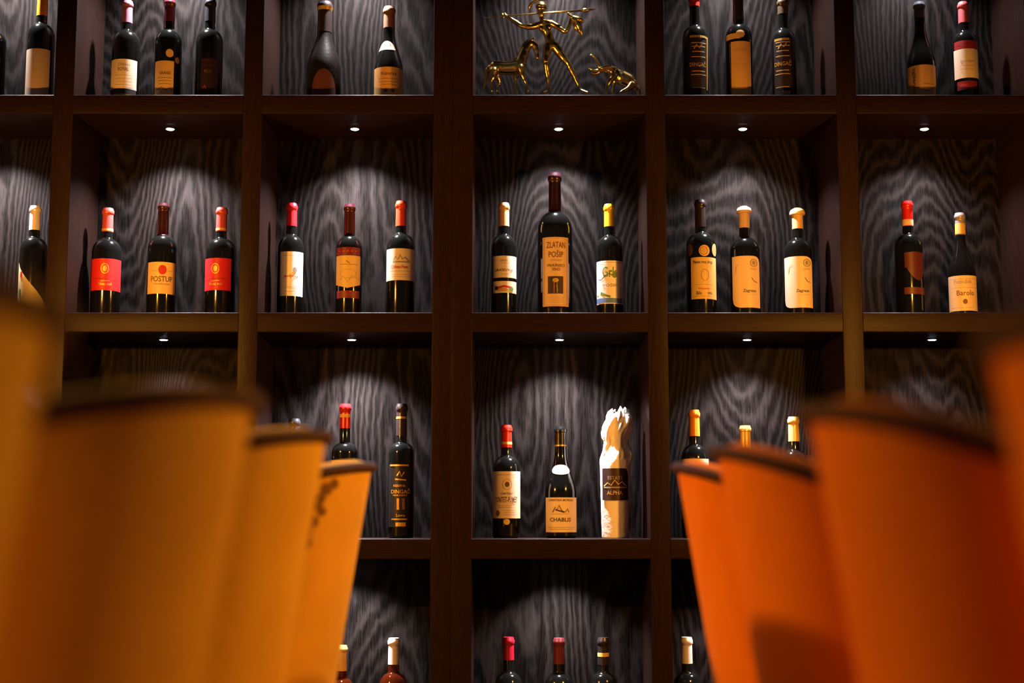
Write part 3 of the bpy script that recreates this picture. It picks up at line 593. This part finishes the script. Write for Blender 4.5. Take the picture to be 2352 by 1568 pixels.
# ---- the bottle wrapped in tissue paper
def wrapped():
    cx, Y, zs = 1412, YB, ZS[3]
    s = pxm(1150, Y); x = (cx-1176)*s
    b = thing('wrapped_bottle', 'bottle twisted up in white paper with a black label reading ALPHA', 'wine bottle', (x, Y, zs), 'bottles on the third shelf')
    sil = [(1246, 1383, 1443), (1243, 1382, 1444), (1200, 1381, 1444), (1150, 1380, 1445), (1100, 1379, 1446), (1070, 1379, 1448), (1056, 1380, 1451), (1042, 1383, 1450), (1028, 1386, 1444), (1015, 1389, 1441),
           (1004, 1386, 1442), (992, 1385, 1446), (980, 1388, 1451), (968, 1393, 1454), (958, 1397, 1454), (950, 1402, 1448), (945, 1410, 1438)]
    seg = 72; vs = []; fs = []; rnd = random.Random(5)
    ph = [rnd.uniform(0, 6.28) for _ in range(8)]
    rows = []
    for i in range(len(sil)*4-3):
        a, t = divmod(i, 4); t /= 4
        A = sil[a]; B = sil[min(a+1, len(sil)-1)]
        y, l, r = (A[k] + (B[k]-A[k])*t for k in range(3))
        z = max(0, at(cx, y, Y-0.02).z - zs); c = ((l+r)/2 - cx)*s; R = (r-l)/2*s
        up = max(0, min(1, (1075-y)/50)); low = max(0, min(1, (y-1110)/60))
        for k in range(seg):
            th = 2*math.pi*k/seg
            f = 1 + up*(0.13*math.sin(5*th + y*0.035 + ph[0]) + 0.08*math.sin(9*th - y*0.06 + ph[1]) + 0.05*math.sin(17*th + y*.11)) * (1 if True else 0)
            f += 0.012*(1-up)*math.sin(11*th + y*0.21 + ph[2]) * (1 if th < math.pi else 0.4)
            q = 1-0.16*up if False else 1
            zz = z + (0.010*math.sin(3*th+ph[3]) + 0.006*math.sin(7*th+ph[4]))*max(0, min(1, (965-y)/20))
            vs.append((c*1.0 + R*q*f*math.cos(th), R*f*0.92*math.sin(th), zz))
        rows.append(i)
    n = len(rows)
    for i in range(n-1):
        fs += [(i*seg+k, i*seg+(k+1) % seg, (i+1)*seg+(k+1) % seg, (i+1)*seg+k) for k in range(seg)]
    fs.append(tuple(range(seg))[::-1])
    top = len(vs); vs.append((vs[-seg//2][0]*0.5, 0, vs[-1][2]-0.012)); fs += [((n-1)*seg+k, (n-1)*seg+(k+1) % seg, top) for k in range(seg)]
    link('paper_wrap', vs, fs, PAPER, b)
    R = 32.5*s; p = [(0, 0), (R, 0.001), (R, 0.22), (R*0.9, 0.3), (0, 0.31)]
    wr = Wrap(cx, p, (x, Y, zs), grow=0.0012)
    lab = link('label', *wr.patch(1384, 1442, lambda u: 1148, lambda u: 1075), paper((0.035, 0.014, 0.014)), b)
    ms = [('t', 'ochre', 'ALPHA', 1412, 1131, 36, 9), ('t', 'grey', 'ESTATE', 1413, 1097, 34, 8), ('l', 'ochre', [(1388, 1116), (1396, 1108), (1404, 1114), (1412, 1102), (1420, 1112), (1428, 1106), (1438, 1116)], 2.5), ('l', 'grey', [(1388, 1119), (1438, 1119)], 3)]
    for cname, (v, f) in wr.marks(ms).items(): link('lettering', v, f, ink(cname), lab, smooth=False)
wrapped()

# ------------------------------------------------------------------ gilded statuettes (statue zoom positions: 5.6 per photo pixel)
def G(cx, cy, dy=0.0, o=None):
    v = at(1080 + cx/5.6, cy/5.6, YB + dy)
    return (v - Vector(o)) if o else v
gs = pxm(120, YB)/5.6
def lift(pts, o):                 # nothing may sink below the shelf
    return pts
def ground(o, sy=0.0): return (at(1080 + o/5.6, 200, YB).x, YB + sy, ZS[1])
# hunter
o = ground(1050); h = thing('hunter_statuette', 'gilded statuette of a striding spear thrower in a crested helmet', 'statuette', o, 'gilded statuettes on the top shelf')
def g(x, y, d=0.0):
    v = G(x, y, d, o); v.z = max(v.z, 0.004) if y < 1195 else 0.006; return v
def ch(*a): return [(g(x, y, d), r*gs) for x, y, d, r in a]
cast('body', [
    ch((1045, 600, 0, 66), (1030, 540, 0, 64), (1005, 460, 0, 55), (980, 390, 0, 66), (955, 320, 0, 68), (935, 275, 0, 42), (918, 235, 0, 30), (915, 190, 0, 34)),
    ch((915, 190, -.002, 34), (914, 150, 0, 50), (914, 110, 0, 60), (914, 80, 0, 52)),
    ch((925, 160, -.009, 10), (930, 150, -.012, 9)),
    ch((1020, 300, 0, 44), (950, 310, -.004, 56), (880, 320, 0, 44)),
    ch((1010, 350, -.006, 38), (1000, 360, -.006, 34)), ch((915, 365, -.006, 38), (925, 375, -.006, 34)),
    ch((870, 325, 0, 44), (800, 345, -.003, 40), (730, 345, -.006, 38), (650, 325, -.008, 30), (590, 290, -.008, 32), (530, 250, -.008, 27), (470, 205, -.007, 18), (440, 192, -.007, 22)),
    ch((1040, 300, 0, 44), (1110, 335, -.004, 38), (1170, 375, -.010, 36), (1225, 405, -.014, 28), (1265, 350, -.016, 28), (1290, 270, -.018, 22), (1295, 215, -.018, 17), (1285, 190, -.018, 21)),
    ch((1010, 590, 0, 60), (990, 660, -.002, 58), (975, 740, -.004, 48), (975, 815, -.007, 36), (982, 870, -.004, 36), (992, 930, .001, 40), (1003, 1010, .003, 28), (1012, 1100, .004, 19), (1012, 1160, .004, 22), (985, 1178, -.006, 20), (950, 1190, -.016, 16)),
    ch((1085, 590, 0, 60), (1135, 660, .001, 58), (1195, 740, .003, 50), (1262, 820, .003, 38), (1285, 870, .004, 36), (1325, 940, .008, 40), (1360, 1020, .009, 28), (1395, 1100, .010, 20), (1418, 1155, .010, 22), (1460, 1175, .004, 20), (1510, 1190, -.003, 15))],
    GILT, h)
# helmet with a crest
vs, fs = lathe([(70*gs, 0), (74*gs, 6*gs), (70*gs, 30*gs), (54*gs, 62*gs), (28*gs, 80*gs), (0, 85*gs)], 24)
hm = link('helmet', vs, fs, GILT, h, loc=g(912, 105)); hm.rotation_euler = (0, 0.12, 0)
vs, fs = tube([g(760, 150, .008), g(765, 90, .004), g(800, 35), g(860, -5), g(930, -15), (g(985, 5))], [10*gs, 17*gs, 20*gs, 20*gs, 16*gs, 8*gs], 10)
link('helmet_crest', vs, fs, GILT, h)
vs, fs = tube([g(180, 232, -.010), g(430, 205, -.010), g(1000, 165, -.012), g(1450, 135, -.012)], [5*gs, 7*gs, 12*gs, 14*gs], 10)
sp = link('spear_shaft', vs, fs, GILT, h)
vs, fs = tube([g(1440, 136, -.012), g(1462, 134, -.012), g(1500, 130, -.012), g(1615, 118, -.012)], [10*gs, 30*gs, 24*gs, 2*gs], 8)
link('spear_head', vs, fs, GILT, sp)
for k, (fx, fy) in enumerate(((398, 178), (400, 196), (405, 212), (418, 228))):      # fingers of the throwing hand round the shaft
    vs, fs = tube([g(440, 182+k*9, -.008), g(418, fy-4, -.013), g(fx+8, fy, -.016), g(fx+22, fy+8, -.015)], [7*gs, 6*gs, 5.5*gs, 4.5*gs], 6)
    link('finger', vs, fs, GILT, h)
vs, fs = tube([g(442, 178, -.009), g(452, 168, -.014), g(440, 174, -.018)], [8*gs, 7*gs, 5*gs], 6); link('thumb', vs, fs, GILT, h)
cast('draped_cloth', [ch((1262, 172, -.022, 14), (1310, 220, -.022, 30), (1360, 255, -.022, 52), (1390, 320, -.022, 50), (1415, 390, -.022, 36), (1440, 455, -.022, 10)),
                      ch((1340, 225, -.026, 24), (1400, 250, -.028, 34), (1450, 275, -.026, 18)), ch((1330, 260, -.02, 20), (1350, 350, -.02, 26), (1380, 400, -.02, 12))], GILT, h)
# horse
o = ground(480, 0.0); h = thing('horse_statuette', 'gilded statuette of a horse with a bowed neck, left of the spear thrower', 'statuette', o, 'gilded statuettes on the top shelf')
cast('body', [
    ch((268, 880, 0, 56), (310, 868, 0, 84), (390, 872, 0, 88), (480, 878, 0, 88), (570, 868, 0, 90), (635, 830, 0, 84), (672, 740, 0, 70), (705, 650, 0, 58), (755, 580, 0, 48), (800, 555, 0, 40)),
    ch((790, 552, 0, 42), (835, 590, -.002, 44), (852, 640, -.003, 36), (860, 700, -.003, 27), (868, 745, -.003, 26)),
    ch((300, 920, -.010, 66), (290, 990, -.013, 42), (262, 1060, -.014, 24), (280, 1120, -.014, 17), (284, 1165, -.015, 15), (276, 1188, -.018, 22)),
    ch((340, 920, .012, 64), (350, 990, .014, 42), (378, 1060, .016, 24), (352, 1120, .016, 17), (352, 1165, .015, 15), (348, 1188, .013, 22)),
    ch((650, 880, -.010, 60), (675, 960, -.012, 40), (704, 1030, -.013, 25), (724, 1090, -.013, 18), (738, 1160, -.014, 15), (744, 1188, -.016, 22)),
    ch((600, 890, .012, 60), (585, 970, .014, 38), (580, 1040, .015, 24), (584, 1100, .015, 17), (582, 1160, .015, 15), (576, 1188, .013, 22)),
    ch((240, 860, 0, 24), (212, 920, 0, 28), (200, 1000, 0, 26), (186, 1080, 0, 20), (170, 1150, 0, 8)),
    ch((560, 800, 0, 30), (585, 770, 0, 26))], GILT, h)
for d in (-.006, .006):
    vs, fs = tube([g(800, 535, d), g(806, 505, d*1.2), g(815, 480, d*1.3)], [12*gs, 11*gs, 2*gs], 8); link('ear', vs, fs, GILT, h)
vs, fs = tube([g(790, 510), g(735, 530), g(680, 590), g(635, 680), g(600, 770)], [10*gs, 20*gs, 24*gs, 22*gs, 8*gs], 8); link('mane', vs, fs, GILT, h)
# rearing beast at the right
o = ground(1880, 0.0); h = thing('beast_statuette', 'gilded statuette of a crouching horned beast, right of the spear thrower', 'statuette', o, 'gilded statuettes on the top shelf')
cast('body', [
    ch((2130, 1110, 0, 34), (2090, 1080, 0, 66), (2030, 1035, 0, 92), (1955, 1000, 0, 98), (1885, 955, 0, 78), (1810, 910, 0, 54), (1740, 892, 0, 44), (1680, 900, 0, 40), (1630, 912, 0, 24), (1580, 905, -.002, 15), (1530, 880, -.002, 7)),
    ch((1660, 925, 0, 22), (1610, 945, -.002, 14), (1560, 935, -.002, 7)),
    ch((1850, 980, -.012, 46), (1800, 1040, -.016, 30), (1765, 1110, -.016, 20), (1752, 1185, -.016, 20)),
    ch((1880, 1000, .012, 46), (1850, 1080, .016, 26), (1838, 1130, .016, 18), (1832, 1185, .016, 20)),
    ch((2080, 1090, -.014, 50), (2035, 1140, -.020, 36), (1975, 1165, -.022, 22), (1930, 1188, -.024, 16)),
    ch((2110, 1110, .010, 44), (2150, 1150, .014, 24), (2185, 1188, .014, 16)),
    ch((2120, 1090, 0, 22), (2160, 1130, -.004, 14), (2170, 1180, -.006, 8))], GILT, h)
vs, fs = tube([g(1690, 900), g(1655, 850), g(1630, 790), g(1600, 735), g(1560, 705), g(1530, 712)], [24*gs, 20*gs, 17*gs, 14*gs, 10*gs, 4*gs], 10); link('horn', vs, fs, GILT, h)
vs, fs = tube([g(1650, 895, -.010), g(1720, 870, -.014), g(1790, 855, -.016), g(1870, 880, -.016), g(1860, 940, -.016), g(1800, 1010, -.018)], [18*gs, 22*gs, 24*gs, 26*gs, 26*gs, 14*gs], 10); link('raised_limb', vs, fs, GILT, h)

# ------------------------------------------------------------------ chairs in two rows along the aisle
MUSTARD = velvet('mustard_velvet', (0.95, 0.58, 0.05))
LEAFY = velvet('mustard_velvet_with_leaf_marks', (0.82, 0.50, 0.05), blotch=(0.10, 0.04, 0.02))
ORANGE = velvet('orange_velvet', (1.0, 0.27, 0.006))
MUSTARD_P = mat('mustard_piping', (0.055, 0.018, 0.008), 0.8); ORANGE_P = mat('orange_piping', (0.045, 0.006, 0.005), 0.8)
WALNUT = mat('walnut_legs', (0.05, 0.025, 0.015), 0.35, vary=0.3, bscale=20)
TOPZ = 1.040; LEAN = math.tan(math.radians(9.0)); HW = 0.225; SAG = 0.155
def back_pt(t, z, inner=0.0, e=0.0):
    """outer face of the curved back; local +x is the way the sitter faces, z measured from the floor"""
    a = t * 1.46
    y = HW * math.sin(a)/math.sin(1.46); x = SAG * (1-math.cos(a))/(1-math.cos(1.46))
    nx, ny = -math.cos(a*0.8), math.sin(a*0.8)
    return Vector((x - nx*inner + (TOPZ - z)*LEAN, y - ny*inner, z))
DROP = 0.030
def top_z(t): return TOPZ - DROP*abs(t)**2.2
def make_chair(label, m, mp, group):
    t_ = thing('dining_chair', label, 'chair', (0, 0, 0), group)
    n, nz, tk = 28, 10, 0.055
    prof = []                     # (inner offset, drop from the top edge)
    ring = []
    for k in range(nz+1): ring.append((0.0, 0.30 + (0.955-0.30)*k/nz, False))
    vs = []; fs = []; cols = []
    for i in range(n+1):
        t = -1 + 2*i/n; tz = top_z(t); col = []
        for k in range(nz+1): col.append(back_pt(t, 0.30 + (tz-0.022-0.30)*k/nz, 0))
        for a in (30, 60, 90, 120, 150, 180):
            A = math.radians(a); col.append(back_pt(t, tz - 0.022 + 0.022*math.sin(A), tk/2 - tk/2*math.cos(A)))
        for k in range(nz, -1, -1): col.append(back_pt(t, 0.30 + (tz-0.022-0.30)*k/nz, tk))
        cols.append(col)
    # rounded vertical ends: extra columns that pinch to the middle of the thickness
    def pinch(col, t, f):
        mid = [(col[k] + col[len(col)-1-k])/2 for k in range(len(col))]
        d = (back_pt(t, 0.5) - back_pt(t*0.96, 0.5)).normalized()*tk*0.5
        return [m_ + (c - m_)*math.cos(f) + d*math.sin(f) for c, m_ in zip(col, mid)]
    cols = [pinch(cols[0], -1, math.radians(a)) for a in (85, 60, 30)] + cols + [pinch(cols[-1], 1, math.radians(a)) for a in (30, 60, 85)]
    nc = len(cols[0])
    for col in cols: vs += col
    for i in range(len(cols)-1):
        for k in range(nc): fs.append((i*nc+k, (i+1)*nc+k, (i+1)*nc+(k+1) % nc, i*nc+(k+1) % nc))
    fs += [tuple(range(nc)), tuple(range((len(cols)-1)*nc, len(cols)*nc))[::-1]]
    bk = link('backrest', vs, fs, m, t_)
    path = [back_pt(1.0, z, 0.004) for z in (0.31, 0.5, 0.7, 0.85, 0.94)] + [back_pt(1-2*k/36, top_z(1-2*k/36) - 0.012, -0.002) for k in range(37)] + [back_pt(-1.0, z, 0.004) for z in (0.94, 0.85, 0.7, 0.5, 0.31)]
    link('piping', *tube(path, 0.0085, 8), mp, bk)
    # seat: rounded cushion and its frame
    def slab(x0, x1, hw, z0, z1, r):
        vs = []; fs = []; seg = 32; lv = [(z0, 0.94), (z0+0.006, 1.0), (z1-0.02, 1.0), (z1-0.006, 0.965), (z1, 0.88)]
        for z, s in lv:
            for k in range(seg):
                A = 2*math.pi*k/seg; c, d = math.cos(A), math.sin(A); e = 0.45
                vs.append(((x0+x1)/2 + (x1-x0)/2*s*math.copysign(abs(c)**e, c), hw*s*math.copysign(abs(d)**e, d), z))
        for i in range(len(lv)-1): fs += [(i*seg+k, i*seg+(k+1) % seg, (i+1)*seg+(k+1) % seg, (i+1)*seg+k) for k in range(seg)]
        fs += [tuple(range(seg))[::-1], tuple(range((len(lv)-1)*seg, len(lv)*seg))]
        return vs, fs
    link('seat', *slab(0.19, 0.62, 0.19, 0.39, 0.47, 0), m, t_); link('seat_frame', *slab(0.19, 0.61, 0.185, 0.33, 0.392, 0), m, t_)
    for x, y in ((0.22, -0.15), (0.22, 0.15), (0.58, -0.16), (0.58, 0.16)):
        link('leg', *tube([(x, y, 0.335), (x + (0.02 if x > .4 else -0.03), y*1.08, 0.0)], [0.019, 0.011], 12), WALNUT, t_)
    return t_
def dup(root, loc, rz, label):
    r = root.copy(); C.objects.link(r); r.location = loc; r.rotation_euler = (0, 0, rz); r['label'] = label
    for ch in list(root.children):
        c = ch.copy(); C.objects.link(c); c.parent = r
        for gch in ch.children:
            d = gch.copy(); C.objects.link(d); d.parent = c
    return r
LB = ['mustard velvet chair nearest the viewer, cut by the left photo edge', 'large mustard velvet chair, second nearest in the left row', 'mustard velvet chair, second farthest in the left row', 'mustard velvet chair with dark leaf marks, farthest in the left row']
RB = ['orange velvet chair nearest the viewer, cut by the right photo edge', 'large orange velvet chair, second nearest in the right row', 'orange velvet chair, second farthest in the right row', 'orange velvet chair, farthest in the right row']
LP = [(-0.235, 0.715, 0.026), (-0.222, 1.231, 0.020), (-0.250, 1.93, 0.030), (-0.250, 2.56, 0.012)]
RP = [(0.270, 0.80, 0.020), (0.262, 1.264, 0.012), (0.268, 1.865, 0.006), (0.272, 2.354, 0.004)]
TURN_LEFT, TURN_RIGHT = math.radians(9), math.radians(13)
lc = make_chair(LB[0], MUSTARD, MUSTARD_P, 'mustard chairs left of the aisle')
DROP = 0.050
rc = make_chair(RB[0], ORANGE, ORANGE_P, 'orange chairs right of the aisle')
for k in range(3, -1, -1):
    for src, P, lab, rz in ((lc, LP, LB, math.pi + TURN_LEFT), (rc, RP, RB, -TURN_RIGHT)):
        x, y, dz = P[k]
        if k:
            r_ = dup(src, (x, y, 0), rz, lab[k]); r_.scale = (1, 1, 1 + dz/TOPZ)
            if k == 3 and src is lc:          # this one alone carries the dark leaf marks
                for ch in r_.children:
                    if ch.name.startswith('backrest'): ch.data = ch.data.copy(); ch.data.materials[0] = LEAFY
        else: src.scale = (1, 1, 1 + dz/TOPZ); src.location = (x, y, 0); src.rotation_euler = (0, 0, rz)

# ------------------------------------------------------------------ the room's warm lamps
BULB = mat('warm_bulb', (1, 0.7, 0.35), 0.3, emit=(1.0, 0.50, 0.12), estr=70)
BULB_S = mat('small_warm_bulb', (1, 0.7, 0.35), 0.3, emit=(1.0, 0.58, 0.14), estr=5)
BRASS = mat('aged_brass', (0.45, 0.30, 0.12), 0.35, metal=1.0, vary=0.2)
SHADE_B = mat('black_shade', (0.02, 0.018, 0.016), 0.5, metal=0.3)
LINEN = mat('linen_shade', (0.72, 0.55, 0.34), 0.8, bump=0.3, bscale=500)
def pendant(x, y, z, label, power, open_=0.0):
    p = thing('pendant_lamp', label, 'lamp', (x, y, z), 'pendant lamps')
    sh = lathe([(0.012, 0.13), (0.03, 0.125), (0.075, 0.10), (0.11, 0.05), (0.12, 0.0), (0.118, 0.0), (0.108, 0.05), (0.073, 0.097), (0.012, 0.12)], 40)
    link('lamp_shade', *sh, SHADE_B, p)
    link('bulb', *lathe([(0, -0.050), (0.012, -0.047), (0.024, -0.030), (0.028, -0.008), (0.022, 0.03), (0.012, 0.075), (0.011, 0.10), (0, 0.105)], 24), BULB, p)
    link('cord', *tube([(0, 0, 0.12), (0, 0, 2.95 - z)], 0.003, 8), SHADE_B, p)
    L = bpy.data.lights.new('pendant_glow', 'POINT'); L.energy = power; L.color = WARM; L.shadow_soft_size = 0.028
    lo = bpy.data.objects.new('pendant_glow', L); C.objects.link(lo); lo.parent = p; lo.location = (0, 0, -0.052)
pendant(-1.26, 2.42, 1.54, 'black dome pendant lamp hanging beyond the mustard chairs', PENDANT_POWER)
pendant(1.08, 2.48, 1.54, 'black dome pendant lamp hanging beyond the orange chairs', PENDANT_POWER*0.9)
cl = thing('cascade_lamp', 'string of small warm bulbs hanging on one cord over the aisle', 'lamp', (0, 1.70, 1.70), None)
link('cord', *tube([(0, 0, 0.02), (0, 0, 1.25)], 0.003, 8), SHADE_B, cl)
for k in range(9):
    a = k*1.9; bx, by, bz = 0.009*math.cos(a), 0.009*math.sin(a), 0.02 + k*0.045
    o_ = link('bulb', *lathe([(0, -0.016), (0.009, -0.012), (0.013, 0), (0.010, 0.011), (0.004, 0.018), (0, 0.019)], 16), BULB_S, cl, loc=(bx, by, bz))
    link('bulb_cap', *lathe([(0, 0.016), (0.005, 0.016), (0.005, 0.024), (0, 0.025)], 12), BRASS, o_)
